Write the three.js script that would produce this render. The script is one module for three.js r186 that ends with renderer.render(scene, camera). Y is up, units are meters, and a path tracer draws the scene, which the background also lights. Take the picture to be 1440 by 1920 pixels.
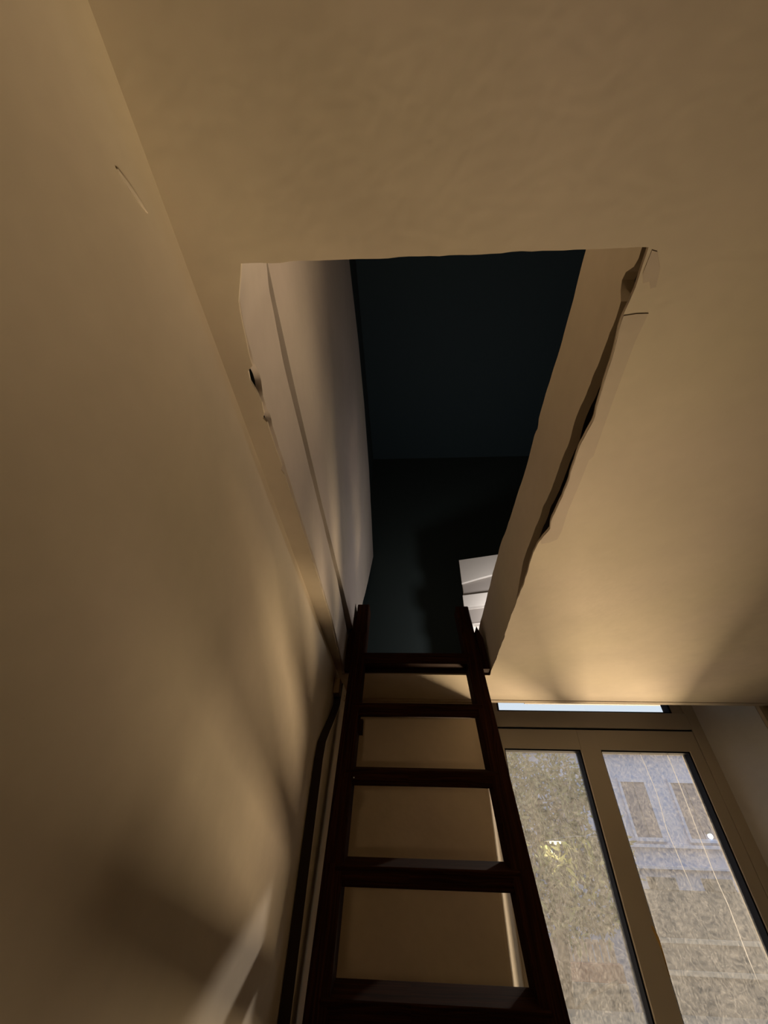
import * as THREE from 'three';
import { RoundedBoxGeometry } from 'three/addons/geometries/RoundedBoxGeometry.js';
import { mergeGeometries, mergeVertices, toCreasedNormals } from 'three/addons/utils/BufferGeometryUtils.js';
import { RectAreaLightUniformsLib } from 'three/addons/lights/RectAreaLightUniformsLib.js';
import { ImprovedNoise } from 'three/addons/math/ImprovedNoise.js';

// ------------------------------------------------------------------ camera, sky, exposure
const scene = new THREE.Scene();
const R = THREE.MathUtils.degToRad;
const camera = new THREE.PerspectiveCamera(2 * Math.atan(960 / 730) * 180 / Math.PI, 1440 / 1920, 0.01, 200);
camera.rotation.set(R(42.15), R(4.1), R(2.0), 'YXZ');
scene.add(camera);
scene.background = new THREE.Color().setRGB(0.80, 0.90, 1.02);      // even dusk overcast
const renderer = new THREE.WebGLRenderer({ antialias: true });
renderer.toneMapping = THREE.LinearToneMapping;
renderer.toneMappingExposure = 0.92;
renderer.shadowMap.enabled = true;
const BAYS = [[-0.50, 5], [1.65, 14], [3.80, 140]], PANEL_Z = -7.4, PANEL_Y = -2.36, BAY = [1.95, 1.9];   // added warm light panels for the street glow, below the frame: [x, brightness]
const STREET_CD = 190, STREET_AT = [5.86, 3.45, -10.15];              // street lamp beyond the window
const GARDEN_CD = 1.5;                                               // three tiny bulbs outside
const LOFT_CD = 0.58, LOFT_AT = [0.66, 1.08, -1.99], NIGHT_CD = 0.48, NIGHT_AT = [-0.05, 1.12, 0.35];                 // small lamp on the loft floor

// ------------------------------------------------------------------ helpers
let seed = 7;
const rnd = () => { seed = (seed * 1664525 + 1013904223) >>> 0; return seed / 4294967296; };
const noise = new ImprovedNoise();
const fbm = (x, y, z = 0, o = 4) => { let s = 0, a = 0.5, f = 1; for (let i = 0; i < o; i++) { s += a * noise.noise(x * f, y * f, z * f + i * 7.3); a *= 0.5; f *= 2; } return s; };
const lin = (r, g, b) => new THREE.Color().setRGB(r, g, b);
const used = {};
const numbered = (n) => { if (used[n] === undefined) { used[n] = 0; return n; } used[n]++; return n + '_' + String(used[n]).padStart(3, '0'); };
function tag(o, label, category, group) { o.userData.label = label; if (category) o.userData.category = category; if (group) o.userData.group = group; return o; }
function mesh(name, geo, mat, parent = scene, plain = false) {
  const m = new THREE.Mesh(geo, mat);
  m.name = parent === scene && !plain ? numbered(name) : name;
  m.castShadow = true; m.receiveShadow = true; parent.add(m); return m;
}
function structure(name, geo, mat, label) { const m = mesh(name, geo, mat, scene, true); m.userData.kind = 'structure'; if (label) m.userData.label = label; return m; }
function thing(name, label, category, at = [0, 0, 0], group) {
  const g = new THREE.Group(); g.name = numbered(name); g.position.set(...at); scene.add(g); return tag(g, label, category, group);
}
function boxUV(g) {                                                    // uv in metres by the way a face points
  const q = g.index ? g.toNonIndexed() : g; const p = q.attributes.position, n = q.attributes.normal, uv = new Float32Array(p.count * 2);
  for (let i = 0; i < p.count; i += 3) {
    let nx = 0, ny = 0, nz = 0; for (let k = 0; k < 3; k++) { nx += n.getX(i + k); ny += n.getY(i + k); nz += n.getZ(i + k); }
    nx = Math.abs(nx); ny = Math.abs(ny); nz = Math.abs(nz);
    for (let k = 0; k < 3; k++) {
      const x = p.getX(i + k), y = p.getY(i + k), z = p.getZ(i + k);
      const [u, v] = nx >= ny && nx >= nz ? [z, y] : ny >= nz ? [x, z] : [x, y];
      uv[(i + k) * 2] = u; uv[(i + k) * 2 + 1] = v;
    }
  }
  q.setAttribute('uv', new THREE.BufferAttribute(uv, 2)); return q;
}
function box(x0, x1, y0, y1, z0, z1, r = 0) {
  const w = x1 - x0, h = y1 - y0, d = z1 - z0;
  const g = r ? new RoundedBoxGeometry(w, h, d, 2, r) : new THREE.BoxGeometry(w, h, d);
  g.translate((x0 + x1) / 2, (y0 + y1) / 2, (z0 + z1) / 2); return boxUV(g);
}
const join = (...gs) => mergeGeometries(gs.flat().map((g) => { const q = g.index ? g.toNonIndexed() : g; for (const k of Object.keys(q.attributes)) if (!['position', 'normal', 'uv'].includes(k)) q.deleteAttribute(k); return q; }));
// prism whose outline (x, z) runs in plan, from y0 to y1
function planPrism(pts, y0, y1, holes = [], bevel = 0) {
  const s = new THREE.Shape(pts.map(([x, z]) => new THREE.Vector2(x, -z)));
  for (const h of holes) s.holes.push(new THREE.Path(h.map(([x, z]) => new THREE.Vector2(x, -z))));
  const g = new THREE.ExtrudeGeometry(s, { depth: y1 - y0 - 2 * bevel, bevelEnabled: bevel > 0, bevelSize: bevel, bevelThickness: bevel, bevelOffset: -bevel, bevelSegments: 1 });
  g.rotateX(-Math.PI / 2); g.translate(0, y0 + bevel, 0); return boxUV(g);
}
// prism whose outline (z, y) stands in the plane of a side wall, from x0 to x1
function sidePrism(pts, x0, x1) {
  const s = new THREE.Shape(pts.map(([z, y]) => new THREE.Vector2(-z, y)));
  const g = new THREE.ExtrudeGeometry(s, { depth: x1 - x0, bevelEnabled: false });
  g.rotateY(Math.PI / 2); g.translate(x0, 0, 0); return boxUV(g);
}
function frontPrism(pts, z0, z1, bevel = 0) {
  const s = new THREE.Shape(pts.map(([x, y]) => new THREE.Vector2(x, y)));
  const g = new THREE.ExtrudeGeometry(s, { depth: z1 - z0 - 2 * bevel, bevelEnabled: bevel > 0, bevelSize: bevel, bevelThickness: bevel, bevelOffset: -bevel, bevelSegments: 1, curveSegments: 16 });
  g.translate(0, 0, z0 + bevel); return boxUV(g);
}
const lerpList = (list, t) => { for (let i = 1; i < list.length; i++) if (t >= list[i][0] || i === list.length - 1) { const [a, b] = [list[i - 1], list[i]]; const u = THREE.MathUtils.clamp((t - a[0]) / (b[0] - a[0]), 0, 1); return a[1] + (b[1] - a[1]) * u; } };
// lists run from z near 0 to z = -2.2 (falling)
const along = (list, z) => { if (z >= list[0][0]) return list[0][1]; for (let i = 1; i < list.length; i++) if (z >= list[i][0]) { const [a, b] = [list[i - 1], list[i]]; return a[1] + (b[1] - a[1]) * (z - a[0]) / (b[0] - a[0]); } return list[list.length - 1][1]; };

// ------------------------------------------------------------------ textures
function texture(w, h, fn, srgb) {
  const d = new Uint8Array(w * h * 4);
  for (let y = 0; y < h; y++) for (let x = 0; x < w; x++) { const c = fn(x / w, y / h); for (let k = 0; k < 4; k++) d[(y * w + x) * 4 + k] = Math.max(0, Math.min(255, Math.round((c[k] ?? 1) * 255))); }
  const t = new THREE.DataTexture(d, w, h); t.wrapS = t.wrapT = THREE.RepeatWrapping; t.magFilter = THREE.LinearFilter; t.minFilter = THREE.LinearMipmapLinearFilter; t.generateMipmaps = true;
  if (srgb) t.colorSpace = THREE.SRGBColorSpace; t.needsUpdate = true; return t;
}
const wrapN = (u, v, f, z, o = 4) => {                                 // tiling noise by cross-fading
  const a = fbm(u * f, v * f, z, o), b = fbm((u - 1) * f, v * f, z, o), c = fbm(u * f, (v - 1) * f, z, o), d = fbm((u - 1) * f, (v - 1) * f, z, o);
  return (a * (1 - u) + b * u) * (1 - v) + (c * (1 - u) + d * u) * v;
};
const plasterColor = texture(512, 512, (u, v) => { const n = wrapN(u, v, 5, 1, 5) * 0.10 + wrapN(u, v, 40, 3, 2) * 0.03; const t = wrapN(u, v, 3, 9, 3) * 0.05; return [0.93 + n, 0.93 + n + t * 0.4, 0.93 + n - t]; }, true);
plasterColor.repeat.set(0.7, 0.7);
const plasterBump = texture(512, 512, (u, v) => { const n = 0.5 + wrapN(u, v, 6, 2, 5) * 0.35 + wrapN(u, v, 70, 4, 2) * 0.12; return [n, n, n]; });
plasterBump.repeat.set(0.9, 0.9);
const woodColor = texture(256, 1024, (u, v) => { const g = fbm(u * 26 + fbm(u * 3, v * 3, 2) * 3, v * 3, 5, 4) * 0.6 + fbm(u * 90, v * 4, 8, 2) * 0.35; const c = 0.72 + g * 0.8; return [c, c * 0.97, c * 0.94]; }, true);
woodColor.repeat.set(6, 1.2);

// ------------------------------------------------------------------ materials
const std = (color, roughness = 0.9, extra = {}) => new THREE.MeshStandardMaterial({ color, roughness, metalness: 0, ...extra });
const M = {
  wall: std(lin(0.74, 0.64, 0.50), 0.92, { map: plasterColor, bumpMap: plasterBump, bumpScale: 0.0035 }),
  ceiling: std(lin(0.74, 0.64, 0.50), 0.92, { map: plasterColor, bumpMap: plasterBump, bumpScale: 0.003 }),
  reveal: std(lin(0.76, 0.77, 0.79), 0.9, { map: plasterColor, bumpMap: plasterBump, bumpScale: 0.003 }),  // white with the cool tint of sky light put into it
  board: std(lin(0.80, 0.70, 0.54), 0.9, { map: plasterColor, bumpMap: plasterBump, bumpScale: 0.003 }),
  filler: std(lin(0.66, 0.56, 0.46), 0.95, { map: plasterColor, bumpMap: plasterBump, bumpScale: 0.004 }),
  loftWhite: std(lin(0.68, 0.60, 0.54), 0.9, { map: plasterColor, bumpMap: plasterBump, bumpScale: 0.003 }),
  teal: std(lin(0.030, 0.048, 0.052), 0.75, { bumpMap: plasterBump, bumpScale: 0.003 }),
  tealCeiling: std(lin(0.032, 0.060, 0.080), 0.8, { bumpMap: plasterBump, bumpScale: 0.003 }),
  edge: std(lin(0.022, 0.011, 0.006), 0.95),  // shade beside the casing board put into a near-black colour
  steelTrim: std(lin(0.2, 0.2, 0.2), 0.7),
  chalk: new THREE.MeshPhysicalMaterial({ color: lin(0.42, 0.43, 0.45), roughness: 1, transmission: 0.6, thickness: 0, side: THREE.DoubleSide }),
  bracket: std(lin(0.30, 0.20, 0.11), 0.9),
  lath: std(lin(0.060, 0.034, 0.015), 0.95),
  ladder: new THREE.MeshPhysicalMaterial({ color: lin(0.060, 0.021, 0.008), roughness: 0.85, specularIntensity: 0.2, map: woodColor }),
  floor: std(lin(0.16, 0.10, 0.06), 0.6, { map: woodColor }),
  frame: std(lin(0.62, 0.57, 0.48), 0.5),
  gasket: new THREE.MeshPhysicalMaterial({ color: lin(0.008, 0.010, 0.018), roughness: 0.9, specularIntensity: 0.3 }),
  white: std(lin(0.88, 0.86, 0.83), 0.6),
  drawerGrey: std(lin(0.46, 0.43, 0.41), 0.6),  // also carries the shade under the dresser arch
  darkWood: std(lin(0.05, 0.03, 0.02), 0.7),
  brass: std(lin(0.35, 0.26, 0.12), 0.4, { metalness: 0.9 }),
  yellowPatch: std(lin(0.80, 0.56, 0.20), 0.8),
  glass: new THREE.MeshPhysicalMaterial({ color: lin(0.95, 0.97, 0.96), roughness: 0.02, transmission: 1, thickness: 0, ior: 1.5 }),
};

// ------------------------------------------------------------------ setting: heights and planes
const H = 0.65, XL = -0.318, ZW = -2.225, FLOOR = -1.75, ZF = -2.62, UP = 0.72, ROOF = 3.12, XR = 3.0, ZB = 2.2;
// outline of the ragged hatch opening in the ceiling plaster, (z, x)
const LEFT = [[-0.168, -0.236], [-0.22, -0.256], [-0.30, -0.267], [-0.326, -0.268], [-0.335, -0.279], [-0.355, -0.281], [-0.375, -0.276], [-0.40, -0.272], [-0.425, -0.2735], [-0.435, -0.279], [-0.445, -0.2735], [-0.56, -0.272], [-0.572, -0.277], [-0.585, -0.272], [-0.75, -0.270], [-0.90, -0.268], [-0.92, -0.272], [-0.94, -0.268], [-1.04, -0.269], [-1.06, -0.273], [-1.08, -0.269], [-1.30, -0.272], [-1.60, -0.285], [-1.83, -0.300]];
const RIGHT = [[-0.172, 0.345], [-0.224, 0.349], [-0.271, 0.351], [-0.351, 0.356], [-0.41, 0.362], [-0.462, 0.366], [-0.51, 0.363], [-0.556, 0.365], [-0.61, 0.369], [-0.669, 0.370], [-0.73, 0.368], [-0.786, 0.370], [-0.82, 0.360], [-0.852, 0.354], [-0.95, 0.357], [-1.024, 0.361], [-1.25, 0.366], [-1.60, 0.372], [-1.83, 0.377]];
const jag = (list, amp, f, s) => { const out = []; const z0 = list[0][0], z1 = list[list.length - 1][0]; const n = 90; for (let i = 0; i <= n; i++) { const z = z0 + (z1 - z0) * i / n; out.push([along(list, z) + amp * fbm(z * f, s, 0.5, 3), z]); } for (const [z, x] of list) out.push([x + amp * fbm(z * f, s, 0.5, 3), z]); out.sort((a, b) => b[1] - a[1]); return out; };
const leftEdge = jag(LEFT, 0.004, 14, 1.3), rightEdge = jag(RIGHT, 0.010, 11, 5.1);
const nearEdge = []; for (let i = 1; i < 40; i++) { const t = i / 40; nearEdge.push([0.345 + (-0.236 - 0.345) * t, -0.171 + 0.004 * t * 0.5 + 0.004 * fbm(t * 14, 3.3, 0, 3)]); }
const hole = [...leftEdge, ...rightEdge.slice().reverse(), ...nearEdge];

// ------------------------------------------------------------------ lower room
structure('floor', box(XL - 0.2, XR + 0.2, FLOOR - 0.15, FLOOR, ZW - 0.5, ZB + 0.2), M.floor);
structure('wall_left', box(XL - 0.2, XL, FLOOR, H + 0.07, ZW - 0.5, ZB + 0.2), M.wall);
{ const r = new THREE.SphereGeometry(1, 16, 10); r.scale(0.0022, 0.004, 0.028); r.rotateX(0.55); r.translate(XL + 0.0005, 0.585, -0.072); mesh('plaster_ridge', r, M.wall, scene.getObjectByName('wall_left')); }
structure('wall_right', box(XR, XR + 0.2, FLOOR, H + 0.07, ZW - 0.5, ZB + 0.2), M.wall);
structure('wall_back', box(XL, XR, FLOOR, H + 0.07, ZB, ZB + 0.2), M.wall);
// window wall: left of the opening, right of it, below the sill; the splayed reveals are part of it
const WL = 0.372, WR = 1.79, FL = 0.47, FR = 1.632, ZG = -2.5, SILL = -0.68;
structure('wall_front', join(
  planPrism([[XL, ZW], [WL - 0.012, ZW], [WL, ZW - 0.004], [WL + 0.006, ZW - 0.014], [FL, ZG - 0.02], [FL, ZG - 0.28], [XL, ZG - 0.28]], FLOOR, H + 0.05),
  planPrism([[WR + 0.016, ZW], [XR, ZW], [XR, ZG - 0.28], [FR, ZG - 0.28], [FR, ZG - 0.02], [WR - 0.006, ZW - 0.016], [WR + 0.003, ZW - 0.004]], FLOOR, H + 0.05),
  box(FL, FR, FLOOR, SILL, ZG - 0.28, ZW)), M.wall, 'cream plaster wall round the tall window');
structure('trim_1', planPrism([[WR - 0.008, ZW - 0.016], [FR - 0.002, ZG - 0.02], [FR + 0.012, ZG - 0.02], [WR + 0.004, ZW - 0.016]], SILL, H + 0.3), M.reveal, 'white splayed side of the window recess, tinted for the cool window light');

// ceiling: a plaster sheet with the ragged opening, and the timber deck above it
const ceilingGeo = planPrism([[XL, ZB], [XR, ZB], [XR, -2.180], [XL, -2.180]], H, H + 0.006, [hole]);
const ceiling = structure('ceiling', ceilingGeo, M.ceiling, 'cream plaster ceiling with a ragged loft opening');
const deck = join(
  box(XL, XR, H + 0.006, UP, -0.155, ZB), box(0.46, XR, H + 0.006, UP, -2.18, -0.155), box(XL, 0.46, H + 0.006, UP - 0.008, -2.18, -1.835), box(XL, -0.305, H + 0.006, UP, -1.835, -0.155));
mesh('deck', deck, M.lath, ceiling);
mesh('lath', join(box(0.425, 0.46, H + 0.006, 0.80, -2.18, -0.155), box(0.39, 0.425, H + 0.006, H + 0.03, -0.72, -0.30), box(0.395, 0.425, H + 0.006, H + 0.045, -1.02, -0.78)), M.lath, ceiling);
structure('trim_2', box(XL, XR, H - 0.002, H + 0.05, -2.226, -2.1835, 0.003), M.ceiling, 'narrow wooden edge strip of the ceiling over the window');
// filler patch, skim coats and the ridge on the plaster
const patchPts = [[0.366, -0.262], [0.385, -0.262], [0.383, -0.306], [0.389, -0.415], [0.399, -0.55], [0.393, -0.56], [0.396, -0.635], [0.397, -0.72], [0.404, -0.80], [0.402, -0.832], [0.388, -0.845], [0.366, -0.852]];
const patchIn = rightEdge.filter(([, z]) => z < -0.262 && z > -0.85).map(([x, z]) => [x + 0.001, z]).reverse();
mesh('plaster_patch', planPrism([...patchPts, ...patchIn], H - 0.0007, H + 0.002), M.filler, ceiling);
const patch2 = [[0.352, -0.176], [0.360, -0.178], [0.374, -0.200], [0.379, -0.224], [0.372, -0.226], [0.366, -0.216], [0.358, -0.218], [0.352, -0.205]];
mesh('plaster_patch', planPrism(patch2, H - 0.0006, H + 0.002), M.filler, ceiling);

// ------------------------------------------------------------------ lining boards of the opening
function liningBoard(rows, thick, side) {                              // rows: [z, x, y bottom, y top]; side = +1 board lies at larger x
  const pos = [], idx = []; const m = 8;
  rows.forEach(([z, x, yb, yt]) => { for (let k = 0; k <= m; k++) pos.push(x, yb + (yt - yb) * k / m, z); pos.push(x + side * thick, yt, z, x + side * thick, yb, z); });
  const w = m + 3, tri = (a, b, c) => side > 0 ? idx.push(a, b, c) : idx.push(a, c, b);
  for (let i = 0; i + 1 < rows.length; i++) for (let k = 0; k < w; k++) { const a = i * w + k, b = i * w + (k + 1) % w, c = a + w, d = b + w; tri(a, c, b); tri(b, c, d); }
  for (let k = 1; k + 1 < w; k++) { tri(0, k, k + 1); const o = (rows.length - 1) * w; tri(o, o + k + 1, o + k); }
  const g = new THREE.BufferGeometry(); g.setAttribute('position', new THREE.Float32BufferAttribute(pos, 3)); g.setIndex(idx);
  const q = toCreasedNormals(g, 0.6); return boxUV(q);
}
const RB = [[-0.17, 0.756], [-0.20, 0.754], [-0.225, 0.752], [-0.235, 0.775], [-0.262, 0.78], [-0.275, 0.752], [-0.343, 0.748], [-0.448, 0.757], [-0.50, 0.760], [-0.58, 0.752], [-0.736, 0.752], [-0.82, 0.758], [-0.939, 0.748], [-1.04, 0.730], [-1.10, 0.712], [-1.18, 0.675], [-1.24, 0.660], [-1.60, 0.658], [-2.18, 0.658]];
const RT = [[-0.17, 0.975], [-0.26, 0.974], [-0.35, 0.962], [-0.515, 0.962], [-0.68, 0.965], [-0.69, 0.952], [-0.72, 0.962], [-0.845, 0.954], [-1.06, 0.931], [-1.27, 0.930], [-1.46, 0.932], [-1.89, 0.925], [-2.18, 0.92]];
const RX = [[-0.17, 0.390], [-0.85, 0.390], [-1.05, 0.376], [-1.25, 0.369], [-1.60, 0.374], [-2.18, 0.382]];
const rowsR = []; for (let i = 0; i <= 150; i++) { const z = -0.16 - 2.02 * i / 150; rowsR.push([z, along(RX, z) + 0.003 * fbm(z * 5, 2.2), along(RB, z) + (z > -1.15 ? 0.012 : 0.002) * fbm(z * 16, 8.1), along(RT, z) + 0.009 * fbm(z * 9, 4.4)]); }
const liningR = structure('trim_3', liningBoard(rowsR, 0.022, 1), M.board, 'rough lining board on the right side of the loft opening');
const LX = [[-0.155, -0.238], [-0.20, -0.252], [-0.26, -0.261], [-0.40, -0.266], [-0.9, -0.264], [-1.3, -0.267], [-1.83, -0.287], [-2.2, -0.29]];
const rowsL = []; const seamY = [[-0.168, 0.842], [-0.46, 0.822], [-0.87, 0.814], [-1.66, 0.826], [-2.18, 0.83]];
for (let i = 0; i <= 150; i++) { const z = -0.16 - 2.02 * i / 150; let yb = H + 0.004 + 0.004 * fbm(z * 30, 1.1); if (z < -0.325 && z > -0.385) yb += 0.012 * Math.sin((z + 0.325) / -0.06 * Math.PI); if (z < -0.425 && z > -0.447) yb += 0.006; rowsL.push([z, along(LX, z) + 0.0015 * fbm(z * 6, 7.2), yb, along(seamY, z) + 0.004 * fbm(z * 10, 3.7)]); }
structure('trim_4', liningBoard(rowsL, 0.012, -1), M.loftWhite, 'pale lining board on the left side of the loft opening');

// ------------------------------------------------------------------ loft above
const upperLeft = [[-0.155, 2.16], [-0.595, 2.249], [-1.026, 2.307], [-1.449, 2.286], [-1.936, 2.19], [-2.336, 2.007], [-2.60, 1.869], [-2.46, 1.66], [-2.33, 1.463], [-2.22, 1.31], [-2.113, 1.176], [-2.02, 0.98], [-1.96, 0.842]];
const lowerEdge = []; for (let i = 0; i <= 40; i++) { const z = -1.96 + 1.8 * i / 40; lowerEdge.push([z, along(seamY, z) + 0.030 + 0.005 * fbm(z * 8, 9.9)]); }
structure('wall_loft_left', sidePrism([...upperLeft, ...lowerEdge.slice(1)], -0.30, -0.262), M.loftWhite, 'white plaster side wall of the loft above the opening');
structure('wall_loft_side', box(XL - 0.2, XL, H + 0.07, ROOF, ZF - 0.2, ZB + 0.2), M.teal, 'dark teal side wall of the loft');
structure('wall_loft_front', join(box(XL - 0.2, XR + 0.2, 0.96, ROOF, ZF - 0.2, ZF), box(XL - 0.2, FL - 0.03, H + 0.05, 0.96, ZF - 0.2, ZF), box(FR + 0.03, XR + 0.2, H + 0.05, 0.96, ZF - 0.2, ZF)), M.teal, 'dark teal end wall of the loft');
structure('wall_loft_right', box(XR, XR + 0.2, H + 0.07, ROOF, ZF, ZB + 0.2), M.teal);
structure('wall_loft_back', box(XL, XR, H + 0.07, ROOF, ZB, ZB + 0.2), M.teal);
structure('ceiling_loft', box(XL - 0.2, XR + 0.2, ROOF, ROOF + 0.15, ZF - 0.2, ZB + 0.2), M.tealCeiling, 'dark teal ceiling of the loft');
structure('floor_loft', join(box(XL, XR, UP, UP + 0.015, -0.155, ZB), box(0.46, XR, UP, UP + 0.015, -2.19, -0.155)), M.floor);
structure('trim_5', join(box(0.36, XR, UP - 0.02, 1.0, -2.23, -2.19), box(0.36, XR, 0.95, 1.0, ZF + 0.001, -2.23), box(XL, 0.36, H + 0.05, H + 0.07, ZF, ZW + 0.05)), M.darkWood, 'dark boxed ledge over the window recess');

// ------------------------------------------------------------------ window
const win = new THREE.Group(); win.name = 'window_1'; win.userData.kind = 'structure'; win.userData.label = 'tall double casement window with a transom light and dusty panes'; scene.add(win);
const fz0 = ZG - 0.07, fz1 = ZG;
function ring(x0, x1, y0, y1, ix0, ix1, iy0, iy1, z0, z1, b = 0.002) {
  const sh = new THREE.Shape([[x0, y0], [x1, y0], [x1, y1], [x0, y1]].map((p) => new THREE.Vector2(...p)));
  sh.holes.push(new THREE.Path([[ix0, iy0], [ix0, iy1], [ix1, iy1], [ix1, iy0]].map((p) => new THREE.Vector2(...p))));
  const g = new THREE.ExtrudeGeometry(sh, { depth: z1 - z0 - 2 * b, bevelEnabled: true, bevelSize: b, bevelThickness: b, bevelOffset: -b, bevelSegments: 1 }); g.translate(0, 0, z0 + b); return boxUV(g);
}
mesh('outer_frame', ring(FL - 0.01, FR + 0.01, SILL, 0.95, 0.492, 1.583, SILL + 0.04, 0.90, fz0, fz1), M.frame, win);
mesh('transom_bar', box(0.490, 1.583, 0.601, 0.684, fz0, fz1 + 0.004, 0.004), M.frame, win);
mesh('groove', box(0.490, 1.583, 0.594, 0.602, fz0, fz1 - 0.008), M.gasket, win);
function pane(x0, x1, y0, y1, film, sashName, stiles) {
  const s = new THREE.Group(); s.name = sashName; win.add(s);
  const gz = ZG - 0.052, t = 0.007;
  mesh('sash_frame', stiles, M.frame, s);
  mesh('gasket', join(box(x0 - 0.004, x0 + t - 0.003, y0, y1, fz0 + 0.002, ZG - 0.006), box(x1 - t, x1 + 0.004, y0, y1, fz0 + 0.002, ZG - 0.006), box(x0, x1, y1 - t, y1 + 0.004, fz0 + 0.002, ZG - 0.006), box(x0, x1, y0 - 0.004, y0 + t, fz0 + 0.002, ZG - 0.006)), M.gasket, s);
  const p = new THREE.PlaneGeometry(x1 - x0, y1 - y0); p.translate((x0 + x1) / 2, (y0 + y1) / 2, gz);
  mesh('pane', p, M.glass, s);
  if (film) { const f = new THREE.PlaneGeometry(x1 - x0, y1 - y0); f.translate((x0 + x1) / 2, (y0 + y1) / 2, gz - 0.002); mesh('dirt_film', f, film, s); }
  return s;
}
// dirt that clings to the glass: wiped smears, scratches, dried runs
function dirtMaterial(k, opacity, runs) {
  const W = 384, Hh = 1024, strokes = [];
  for (let i = 0; i < 900; i++) { const a = rnd() < 0.55 ? Math.PI / 2 + (rnd() - 0.5) * 0.7 : rnd() * Math.PI; strokes.push([rnd() * W, rnd() * Hh, a, 10 + rnd() * 46, 0.10 + rnd() * 0.28, (rnd() - 0.5) * 0.06, 0.6 + rnd() * 1.0]); }
  const buf = new Float32Array(W * Hh);
  const dot = (x, y, r, v) => { for (let yy = Math.floor(y - r - 1); yy <= y + r + 1; yy++) for (let xx = Math.floor(x - r - 1); xx <= x + r + 1; xx++) { if (xx < 0 || yy < 0 || xx >= W || yy >= Hh) continue; const d = Math.hypot(xx - x, yy - y); const w = Math.max(0, Math.min(1, r + 0.7 - d)); if (w > 0) buf[yy * W + xx] = Math.max(buf[yy * W + xx], v * w); } };
  for (const [x0, y0, a0, L, v, c, r] of strokes) { let x = x0, y = y0, a = a0; for (let j = 0; j < L; j++) { dot(x, y, r, v * (0.5 + 0.5 * Math.sin(j * 0.4 + x0))); x += Math.cos(a); y += Math.sin(a); a += c; } }
  for (const [ux, vTop, vBot, v, wob, r] of runs) for (let j = 0; j < 1400; j++) { const t = j / 1400, vv = vTop + (vBot - vTop) * t; dot((ux + wob * fbm(vv * 5, ux * 9, k, 3)) * W, vv * Hh, r, v * (0.75 + 0.35 * fbm(vv * 18, ux * 3, 4, 2))); }
  const tex = texture(W, Hh, (u, v) => { const x = Math.min(W - 1, Math.floor(u * W)), y = Math.min(Hh - 1, Math.floor(v * Hh)); const base = 0.56 + 0.30 * fbm(u * 6, v * 9, k, 4) + 0.60 * fbm(u * 44 + 5 * fbm(u * 9, v * 14, k), v * 62, k + 3, 4); const a = Math.min(1, Math.max(0.12, base) + buf[y * W + x]); return [a, a, a]; });
  return new THREE.MeshPhysicalMaterial({ color: lin(0.50, 0.51, 0.53), roughness: 1, transmission: 0.85, thickness: 0, transparent: true, opacity, alphaMap: tex, side: THREE.DoubleSide });
}
const yTop = 0.494, yBot = SILL + 0.1;
const vOf = (y) => (y - yBot) / (yTop - yBot);
pane(0.535, 0.945, yBot, yTop, dirtMaterial(1, 0.29, [[0.80, vOf(0.28), vOf(-0.05), 0.35, 0.03, 1.0], [0.68, vOf(0.1), vOf(-0.2), 0.3, 0.04, 1.0]]), 'sash', ring(0.495, 0.9975, SILL + 0.042, 0.592, 0.535, 0.945, yBot, yTop, fz0, fz1));
const rightSash = pane(1.053, 1.520, yBot, yTop, dirtMaterial(5, 0.29, [[0.06, vOf(0.45), vOf(-0.4), 0.3, 0.02, 2], [0.95, vOf(0.4), vOf(-0.5), 0.4, 0.02, 3]]), 'sash', ring(0.998, 1.580, SILL + 0.042, 0.592, 1.053, 1.520, yBot, yTop, fz0, fz1));
pane(0.535, 1.512, 0.684, 0.90, null, 'transom_light', ring(0.495, 1.580, 0.6845, 0.899, 0.535, 1.512, 0.686, 0.895, fz0, fz1 - 0.012, 0.0005));
// chalky runs that have dried on the right pane
function driedRun(path, w, name = 'dried_run') {
  const pos = [], idx = [], c = new THREE.CatmullRomCurve3(path.map(([x, y]) => new THREE.Vector3(x, y, 0)));
  const n = 120; for (let i = 0; i <= n; i++) { const p = c.getPoint(i / n), k = w * (0.65 + 0.9 * Math.abs(fbm(p.y * 22, path[0][0] * 9, 0.3, 3))) * (i > n - 14 ? (n - i) / 14 + 0.1 : 1), x = p.x + 0.002 * fbm(p.y * 30, 4.4); pos.push(x - k, p.y, ZG - 0.0505, x + k, p.y, ZG - 0.0505, x, p.y, ZG - 0.0497); }
  for (let i = 0; i < n; i++) { const a = i * 3, b = a + 3; idx.push(a, a + 2, b, a + 2, b + 2, b, a + 2, a + 1, b + 2, a + 1, b + 1, b + 2); }
  const g = new THREE.BufferGeometry(); g.setAttribute('position', new THREE.Float32BufferAttribute(pos, 3)); g.setIndex(idx); g.computeVertexNormals(); boxUV(g);
  return mesh(name, g, M.chalk, rightSash);
}
driedRun([[1.279, 0.492], [1.286, 0.40], [1.291, 0.31], [1.283, 0.23], [1.277, 0.166], [1.283, 0.09], [1.289, 0.02], [1.296, -0.055]], 0.0018);
driedRun([[1.422, 0.492], [1.424, 0.38], [1.423, 0.26], [1.420, 0.10], [1.421, -0.02], [1.426, -0.095], [1.422, -0.24], [1.424, -0.33]], 0.0021);
mesh('meeting_stile', box(0.947, 1.051, SILL + 0.042, 0.590, ZG - 0.01, ZG + 0.003, 0.002), M.frame, win);
tag(mesh('yellow_patch', frontPrism([[1.037, -0.165], [1.046, -0.168], [1.056, -0.20], [1.056, -0.25], [1.054, -0.285], [1.0535, -0.31], [1.0515, -0.24]], ZG - 0.004, ZG + 0.0045), M.yellowPatch, win), 'small yellow patch on the edge of the mullion');  // small yellow patch on the right edge of the mullion

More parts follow.
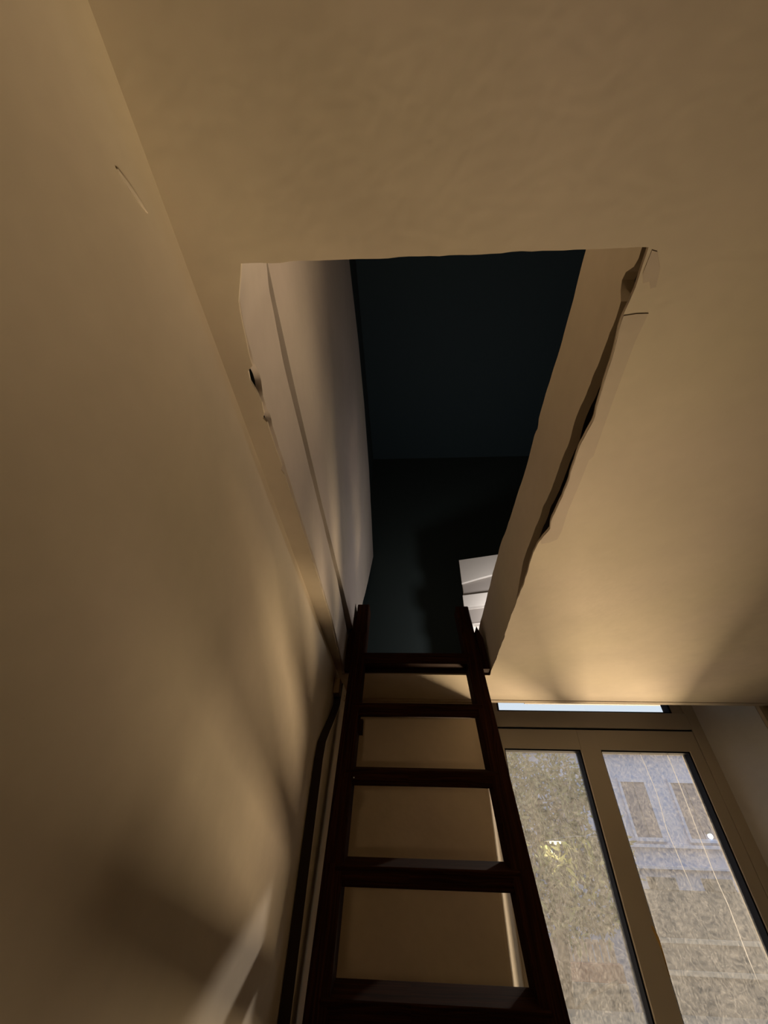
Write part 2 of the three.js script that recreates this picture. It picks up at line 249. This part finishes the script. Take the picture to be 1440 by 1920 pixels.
// ------------------------------------------------------------------ ladder
const ladder = thing('loft_ladder', 'dark stained wooden loft ladder leaning up through the ceiling opening', 'ladder', [0.05, FLOOR, -1.09]);
const inLadder = (g) => { g.translate(-0.05, -FLOOR, 1.09); return g; };
const LZ = (y) => -1.73 + (H - y) * Math.tan(R(15));                    // front plane of the rails
const rOut = (y) => 0.335 + (0.587 - y) * 0.041, lOut = (y) => -0.253 - (0.587 - y) * 0.006;
function rail(out, inner, yTopEnd) {
  const D = 0.098, pos = [], idx = [], ys = [FLOOR, -1.2, -0.6, 0, 0.4, 0.7, yTopEnd], c = 0.004;
  const ring = (y) => { const a = Math.min(out(y), inner(y)), b = Math.max(out(y), inner(y)), z1 = LZ(y), z0 = z1 - D; return [[a + c, z1], [b - c, z1], [b, z1 - c], [b, z0 + c], [b - c, z0], [a + c, z0], [a, z0 + c], [a, z1 - c]]; };
  ys.forEach((y) => ring(y).forEach(([x, z]) => pos.push(x, y, z)));
  for (let i = 0; i + 1 < ys.length; i++) for (let k = 0; k < 8; k++) { const a = i * 8 + k, b = i * 8 + (k + 1) % 8; idx.push(a, b, a + 8, b, b + 8, a + 8); }
  const o = (ys.length - 1) * 8; for (let k = 1; k < 7; k++) { idx.push(o, o + k, o + k + 1); idx.push(0, k + 1, k); }
  const g = new THREE.BufferGeometry(); g.setAttribute('position', new THREE.Float32BufferAttribute(pos, 3)); g.setIndex(idx);
  return inLadder(boxUV(toCreasedNormals(g, 0.5)));
}
mesh('rail', rail(lOut, (y) => lOut(y) + 0.060, 1.005), M.ladder, ladder);
mesh('rail', rail(rOut, (y) => rOut(y) - 0.063, 0.992), M.ladder, ladder);
const treadTops = [0.716, 0.483, 0.247, -0.005, -0.246, -0.487, -0.728, -0.969, -1.21, -1.451, -1.66], treads = [];
treadTops.forEach((y, i) => {
  const x0 = lOut(y) + 0.036, x1 = rOut(y) - 0.038, h = 0.048, d = 0.10;
  const g = new RoundedBoxGeometry(x1 - x0, h, d, 2, 0.004); g.translate((x0 + x1) / 2, -h / 2, -d / 2);
  g.applyMatrix4(new THREE.Matrix4().makeRotationX(R(i ? 13 : 4)));
  g.translate(0, y, LZ(y) + 0.006);
  const q = boxUV(g); const uv = q.attributes.uv; for (let k = 0; k < uv.count; k++) { const a = uv.getX(k); uv.setXY(k, uv.getY(k), a); }
  treads.push(mesh('tread', inLadder(q), M.ladder, ladder));
});
mesh('block', inLadder(box(lOut(0.4) + 0.058, lOut(0.4) + 0.076, 0.378, 0.43, LZ(0.42) - 0.07, LZ(0.42) - 0.035, 0.002)), M.ladder, ladder);
for (const [x, y] of [[-0.187, 0.22]]) { const s = new THREE.SphereGeometry(0.0022, 10, 6); s.scale(1, 1, 0.5); s.translate(x, y, LZ(y) + 0.011); mesh('screw', inLadder(s), M.white, treads[2]); }
// dark wooden hanging cleats between the rails and the sides of the opening
const cleatR = structure('trim_6', frontPrism([[0.338, 0.657], [0.370, 0.657], [0.368, 0.72], [0.360, 0.80], [0.336, 0.86], [0.330, 0.80]], -1.86, -1.772), M.ladder, 'dark wooden cleat right of the ladder top');
const cleatL = structure('trim_7', frontPrism([[-0.296, 0.655], [-0.258, 0.655], [-0.252, 0.93], [-0.268, 0.90], [-0.284, 0.80]], -1.86, -1.80), M.ladder, 'dark wooden cleat left of the ladder top');

// ------------------------------------------------------------------ pipe casing on the left wall behind the ladder
const casing = thing('corner_casing', 'pale vertical casing board on the left wall behind the ladder', 'casing', [XL + 0.002, FLOOR + 0.001, -1.93]);
{
  const prof = [[-1.81, 0.60], [-1.775, 0.50], [-1.70, 0.435], [-1.60, 0.36], [-1.545, 0.315], [-1.525, 0.26], [-1.506, 0.04], [-1.485, -0.285], [-1.40, FLOOR + 0.001], [-2.21, FLOOR + 0.001], [-2.21, 0.60]];
  const g = sidePrism(prof, XL + 0.002, XL + 0.032); g.translate(-XL - 0.002, -FLOOR - 0.001, 1.93); mesh('board', g, M.wall, casing);
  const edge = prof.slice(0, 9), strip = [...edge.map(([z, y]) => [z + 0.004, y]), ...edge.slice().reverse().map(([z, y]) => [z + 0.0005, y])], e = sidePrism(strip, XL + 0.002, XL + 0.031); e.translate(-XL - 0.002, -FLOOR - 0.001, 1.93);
  tag(mesh('shade_strip', e, M.edge, casing), 'front edge coloured near black for the shade beside it');  // dark strip stands for the rail shadow beside the board
  const b = box(0, 0.026, 0.535 - FLOOR, 0.60 - FLOOR, 0.135, 0.20, 0.004); mesh('bracket', b, M.bracket, casing);
  for (const y of [0.545, 0.565]) { const q = new THREE.SphereGeometry(0.003, 10, 6); q.scale(0.5, 1, 1); q.translate(0.031, y - FLOOR, 0.06); mesh('screw', q, M.brass, casing); }
}

// ------------------------------------------------------------------ white dresser in the loft
const dresser = thing('dresser', 'white painted dresser with an arched top panel standing in the loft', 'dresser', [0.379, UP + 0.015, -2.3]);
dresser.rotation.y = R(-14);
{
  const t = -UP - 0.015, W = 0.75, D = 0.20;
  const y = (v) => v + t;
  mesh('carcass', join(box(0.0, W, y(1.13), y(1.60), -D, -0.022), box(0, W, y(1.0), y(1.13), -D, -0.05)), M.white, dresser);
  const arch = []; for (let i = 0; i <= 16; i++) { const u = i / 16; arch.push([u * W, y(1.425 + 0.045 * Math.sin(u * Math.PI))]); }
  mesh('top_panel', frontPrism([[0, y(1.617)], ...arch, [W, y(1.617)]], -0.022, 0.0, 0.002), M.white, dresser);  // arched edge shaped to give the curved shade below it
  tag(mesh('back_panel', box(0.004, W - 0.004, y(1.328), y(1.48), -0.03, -0.016), M.drawerGrey, dresser), 'recessed panel under the arch, its shade put into the grey');
  mesh('shelf', box(-0.004, W + 0.004, y(1.240), y(1.328), -0.024, 0.012, 0.003), M.white, dresser);
  const dr = mesh('drawer', box(0.006, W / 2 - 0.004, y(1.14), y(1.228), -0.03, -0.004, 0.003), M.drawerGrey, dresser);
  mesh('drawer', box(W / 2 + 0.004, W - 0.006, y(1.14), y(1.228), -0.03, -0.004, 0.003), M.drawerGrey, dresser);
  mesh('base', box(0.02, W - 0.02, 0.03, y(1.0), -D + 0.01, -0.06), M.darkWood, dresser);
  for (const [lx, lz] of [[0.02, -0.04], [W - 0.02, -0.04], [0.02, -D + 0.02], [W - 0.02, -D + 0.02]]) mesh('leg', box(lx - 0.018, lx + 0.018, 0, y(1.14), lz - 0.018, lz + 0.018, 0.003), M.white, dresser);
}

// ------------------------------------------------------------------ lamps that the photograph shows only by their light
for (const [[x, y, z], cd, tint, label] of [[LOFT_AT, LOFT_CD, [1, 0.92, 0.86], 'white globe lamp on the loft floor in front of the dresser, out of view'], [NIGHT_AT, NIGHT_CD, [1, 0.68, 0.36], 'warm globe lamp on the loft floor behind the near opening edge, out of view']]) {
  const f = thing('table_lamp', label, 'lamp', [x, UP + 0.015, z]);
  const b0 = y - UP - 0.015;
  mesh('base', new THREE.LatheGeometry([[0, 0], [0.06, 0], [0.06, 0.01], [0.015, 0.03], [0.01, b0 - 0.04], [0, b0 - 0.04]].map((p) => new THREE.Vector2(...p)), 24), M.brass, f);
  const b = new THREE.SphereGeometry(0.045, 24, 16); b.translate(0, b0, 0);
  mesh('bulb', b, new THREE.MeshStandardMaterial({ color: 0x222222, emissive: lin(...tint), emissiveIntensity: 1.5 }), f);
  const l = new THREE.PointLight(lin(...tint), cd, 0, 2); l.position.set(x, y, z); l.castShadow = true; l.shadow.radius = 2; scene.add(l);
}

// ------------------------------------------------------------------ outside
const GROUND = -4.2;
const X = {
  blue: std(lin(0.33, 0.39, 0.57), 0.9, { bumpMap: plasterBump, bumpScale: 0.01 }), blueLight: std(lin(0.36, 0.42, 0.60), 0.9), shut: std(lin(0.17, 0.155, 0.19), 0.8), dark: std(lin(0.10, 0.10, 0.12), 0.6),
  stone: std(lin(0.11, 0.105, 0.10), 0.95, { bumpMap: plasterBump, bumpScale: 0.02 }), stoneCap: std(lin(0.26, 0.25, 0.23), 0.95), ground: std(lin(0.12, 0.12, 0.12), 0.95),
  slat: std(lin(0.50, 0.38, 0.33), 0.85), brick: std(lin(0.42, 0.22, 0.17), 0.9), bark: std(lin(0.12, 0.09, 0.06), 0.95),
  leaf: new THREE.MeshPhysicalMaterial({ color: lin(0.17, 0.17, 0.075), roughness: 0.9, transmission: 0.3, thickness: 0, side: THREE.DoubleSide }),
  steel: std(lin(0.2, 0.2, 0.2), 0.5, { metalness: 0.6 }),
};
structure('ground', box(-30, 45, GROUND - 0.2, GROUND, -60, ZG - 0.3), X.ground, 'dark street ground outside the window');
structure('added_trim_8', join(box(0.92, 2.2, 1.30, 1.36, -3.34, ZG - 0.28, 0.004), box(0.92, 2.2, 0.966, 1.30, -3.34, -3.29, 0.002)), M.steelTrim, 'added unseen hood that blocks street lamp light over the window');  // added to stop street lamp light coming through the transom
{ // blue house across the street
  const hz = -12, h = thing('house', 'pale blue house front with two dark windows across the street', 'house', [6, GROUND, hz]);
  const L = (g) => { g.translate(-6, -GROUND, -hz); return g; };
  mesh('wall', L(box(-1.5, 11, GROUND, 2.35, hz - 6, hz)), X.blue, h);
  for (const [x0, x1] of [[5.27, 5.83], [6.47, 7.10], [3.5, 4.1], [7.9, 8.5]]) {
    const w = mesh('window', L(join(box(x0 - 0.06, x0, 0.62, 1.68, hz, hz + 0.05), box(x1, x1 + 0.06, 0.62, 1.68, hz, hz + 0.05), box(x0 - 0.06, x1 + 0.06, 1.68, 1.76, hz, hz + 0.06), box(x0 - 0.08, x1 + 0.08, 0.55, 0.62, hz, hz + 0.1))), X.blueLight, h);
    mesh('shutter', L(join(box(x0, (x0 + x1) / 2 - 0.01, 0.62, 1.68, hz, hz + 0.03), box((x0 + x1) / 2 + 0.01, x1, 0.62, 1.68, hz, hz + 0.03))), X.shut, w);
  }
  mesh('string_course', L(box(-1.5, 11, 0.44, 0.50, hz, hz + 0.12, 0.01)), X.blueLight, h);
  mesh('string_course', L(box(-1.5, 11, 0.08, 0.14, hz, hz + 0.14, 0.01)), X.blueLight, h);
  mesh('cornice', L(box(-1.6, 11.1, 2.28, 2.42, hz - 6, hz + 0.25, 0.02)), X.blueLight, h);
}
{ // stone garden wall with square piers in front of it
  const gz = -9.5, k = 9.5 / 12, w = thing('garden_wall', 'dark stone wall with raised square piers in front of the blue house', 'wall', [5, GROUND, gz]);
  const L = (g) => { g.translate(-5, -GROUND, -gz); return g; };
  mesh('wall', L(box(3.55, 9, GROUND, -0.25 * k, gz - 0.3, gz)), X.stone, w);
  for (const x of [4.24, 5.18, 6.3, 7.4]) mesh('pier', L(box(x, x + 0.36, -0.25 * k, -0.045 * k, gz - 0.3, gz + 0.02, 0.01)), X.stone, w);
  for (const y of [-0.99, -1.42]) mesh('ledge', L(box(3.55, 9, y * k - 0.03, y * k + 0.03, gz, gz + 0.06, 0.01)), X.stoneCap, w);
}
{ // slatted fence on a brick base, left pane
  const fz = -11.0, k = 11 / 12, f = thing('fence', 'pinkish slatted fence on a red brick base below the tree', 'fence', [3.2, GROUND, fz]);
  const L = (g) => { g.translate(-3.2, -GROUND, -fz); return g; };
  for (let i = 0; i < 13; i++) { const x = (2.3 + i * 0.142) * k; mesh('slat', L(box(x, x + 0.105, -1.34 * k, (-1.03 + 0.01 * (i % 2)) * k, fz - 0.02, fz, 0.004)), X.slat, f); }
  mesh('rail', L(box(2.3 * k, 4.15 * k, -1.10 * k, -1.06 * k, fz - 0.05, fz - 0.02)), X.slat, f);
  mesh('brick_base', L(box(2.2 * k, 4.2 * k, -1.60 * k, -1.35 * k, fz - 0.15, fz + 0.02, 0.01)), X.brick, f);
  mesh('footing', L(box(2.2 * k, 4.2 * k, GROUND, -1.60 * k, fz - 0.2, fz + 0.06, 0.01)), X.stoneCap, f);
}
{ // tree close outside, left pane
  const tz = -9.5, t = thing('tree', 'bushy tree with some lamp-lit leaves outside the left pane', 'tree', [2.40, GROUND, tz]);
  const pts = [[0, 0, 0], [0.04, 1.4, 0.03], [-0.03, 2.6, 0], [0.08, 3.6, 0.04], [0.05, 5.2, 0]].map((p) => new THREE.Vector3(...p));
  const tg = new THREE.TubeGeometry(new THREE.CatmullRomCurve3(pts), 24, 0.09, 10); mesh('trunk', tg, X.bark, t);
  for (let i = 0; i < 9; i++) { const a = i * 2.4, y = 2.6 + i * 0.28; const c = new THREE.CatmullRomCurve3([[0, y, 0], [Math.cos(a) * 0.35, y + 0.2, Math.sin(a) * 0.35], [Math.cos(a) * 0.8, y + 0.35, Math.sin(a) * 0.8]].map((p) => new THREE.Vector3(...p))); mesh('branch', new THREE.TubeGeometry(c, 10, 0.025, 6), X.bark, t); }
  const leaf = new THREE.Shape(); leaf.moveTo(0, 0); leaf.quadraticCurveTo(0.035, 0.05, 0, 0.13); leaf.quadraticCurveTo(-0.035, 0.05, 0, 0);
  const lg = new THREE.ShapeGeometry(leaf, 3);
  const leaves = (name, n, at, mat, mix) => { const im = new THREE.InstancedMesh(lg, mat, n); im.name = name; im.userData.kind = 'stuff'; const m = new THREE.Matrix4(), q = new THREE.Quaternion(), e = new THREE.Euler(); for (let i = 0; i < n; i++) { const p = at(); e.set(rnd() * 6.28, rnd() * 6.28, rnd() * 6.28); q.setFromEuler(e); const s = 0.7 + rnd() * 0.9; m.compose(p, q, new THREE.Vector3(s, s, s)); im.setMatrixAt(i, m); const c = 0.7 + rnd() * 0.6; im.setColorAt(i, lin(c, c * (0.9 + 0.2 * rnd()), c * 0.9)); } im.castShadow = true; t.add(im); return im; };
  leaves('foliage', 9000, () => { for (;;) { const x = (rnd() * 2 - 1), y = rnd() * 2 - 1, z = rnd() * 2 - 1; if (x * x + y * y + z * z > 1) continue; const P = new THREE.Vector3(0.16 + x * 1.42, 4.35 + y * 1.8, z * 0.8); if (P.y < 3.42 + 0.25 * noise.noise(P.x * 3, 0, 4)) continue; const g = noise.noise(P.x * 2.2 + 3, P.y * 2.2, P.z * 2.2); if (g < -0.12) continue; return P; } }, X.leaf);
  leaves('twig_leaves', 120, () => { const a = rnd() * 6.28, r = Math.sqrt(rnd()); return new THREE.Vector3(2.22 - 2.4 + 0.17 * r * Math.cos(a), 0.09 - GROUND + 0.17 * r * Math.sin(a), 0.98 + rnd() * 0.12); }, X.leaf);
}
{ // three tiny bulbs on the arm of a thin post behind the mullion; one lamp on the house front
  const pz = -8.4, px = 3.33, g = thing('garden_lamp', 'thin post whose arm carries three tiny glowing yellow bulbs beyond the left pane', 'lamp', [px, GROUND, pz]);
  const glow = (col) => new THREE.MeshStandardMaterial({ color: 0x222222, emissive: lin(...col), emissiveIntensity: 5 });
  const top = 0.42 - GROUND, post = new THREE.CylinderGeometry(0.018, 0.024, top, 10); post.translate(0, top / 2, 0); mesh('post', post, X.steel, g);
  const c = new THREE.QuadraticBezierCurve3(new THREE.Vector3(0, top - 0.03, 0), new THREE.Vector3(-0.5, top + 0.06, 0), new THREE.Vector3(-1.08, top - 0.06, 0));
  mesh('arm', new THREE.TubeGeometry(c, 24, 0.006, 6), X.steel, g);
  for (const [x, y, r] of [[2.291, 0.336, 0.014], [2.367, 0.330, 0.021], [2.445, 0.337, 0.014]]) { const s = new THREE.SphereGeometry(r, 12, 8); s.translate(x - px, y - GROUND, 0); mesh('bulb', s, glow([1, 0.86, 0.5]), g); }
  const hood = box(2.22 - px, 2.52 - px, 0.352 - GROUND, 0.364 - GROUND, -0.16, 0.05, 0.003); mesh('added_hood', hood, X.steel, g);  // added plate, keeps bulb light off the leaves above
  const gl = new THREE.PointLight(lin(1, 0.86, 0.5), GARDEN_CD, 0, 2); gl.position.set(2.367, 0.330, pz); gl.castShadow = true; scene.add(gl);
  const l = thing('wall_lamp', 'small white glowing lamp on the blue house front beyond the right pane', 'lamp', [6.86, 0.672, -12]);
  const b = new THREE.SphereGeometry(0.05, 14, 10); b.translate(0, 0, 0.12); mesh('bulb', b, glow([0.9, 0.95, 1]), l);
  mesh('bracket', box(-0.03, 0.03, 0.04, 0.07, 0, 0.14, 0.005), X.steel, l);
}
{ // street lamp on a span wire, above what the window shows
  const [x, y, z] = STREET_AT, s = thing('street_lamp', 'steel street lamp hung on a wire across the street, out of view', 'lamp', [x, y, z]);
  const b = new THREE.SphereGeometry(0.12, 20, 14); mesh('lantern_bulb', b, new THREE.MeshStandardMaterial({ color: 0x222222, emissive: lin(1, 0.86, 0.72), emissiveIntensity: 3 }), s);
  const c = new THREE.ConeGeometry(0.2, 0.12, 20); c.translate(0, 0.18, 0); mesh('lantern_cap', c, X.steel, s);
  const wire = new THREE.CylinderGeometry(0.006, 0.006, 7.4, 6); wire.rotateZ(Math.PI / 2); wire.translate(0, 0.24, 0); mesh('span_wire', wire, X.steel, s);
  const back = new THREE.SphereGeometry(0.22, 20, 10, 0, Math.PI * 2, 0, Math.PI / 2); back.rotateX(-Math.PI / 2); back.rotateY(-0.6); back.translate(0.04, 0, -0.05); mesh('reflector', back, X.steel, s);
  const l = new THREE.SpotLight(lin(1, 0.86, 0.74), STREET_CD, 0, 0.42, 0.4, 2); l.position.set(x - 0.09, y, z + 0.13); l.target.position.set(0.6, 0.2, -2.2); l.castShadow = true; l.shadow.radius = 7; scene.add(l, l.target);
}
{ // added row of warm light panels standing in for light from the street
  const k = thing('added_light_row', 'added row of warm light panels standing in for street light, out of view', 'added_light', [1.65, GROUND, PANEL_Z]);
  const [w, h] = BAY, yb = PANEL_Y - h / 2 - GROUND, yt = PANEL_Y + h / 2 - GROUND;
  mesh('plinth', box(-3.3, 3.3, 0, yb, -0.8, 0, 0.01), X.stone, k);
  mesh('back', box(-3.3, 3.3, yb, yt, -0.8, -0.14), X.stone, k);
  mesh('roof', box(-3.35, 3.35, yt, yt + 0.08, -0.82, 0.03, 0.01), X.steel, k);
  for (const x of [-3.2, -1.075, 1.075, 3.2]) mesh('pier', box(x - 0.095, x + 0.095, yb, yt, -0.14, 0), X.stone, k);
  RectAreaLightUniformsLib.init();
  for (const [x, glow] of BAYS) {
    mesh('light_panel', box(x - 1.65 - w / 2, x - 1.65 + w / 2, yb, yt, -0.11, -0.06), new THREE.MeshStandardMaterial({ color: 0x332a20, emissive: lin(1, 0.72, 0.42), emissiveIntensity: 2 }), k);
    const l = new THREE.RectAreaLight(lin(1, 0.73, 0.45), glow, w, h); l.position.set(x, PANEL_Y, PANEL_Z - 0.04); l.rotation.y = Math.PI; scene.add(l);
  }
}

renderer.render(scene, camera);
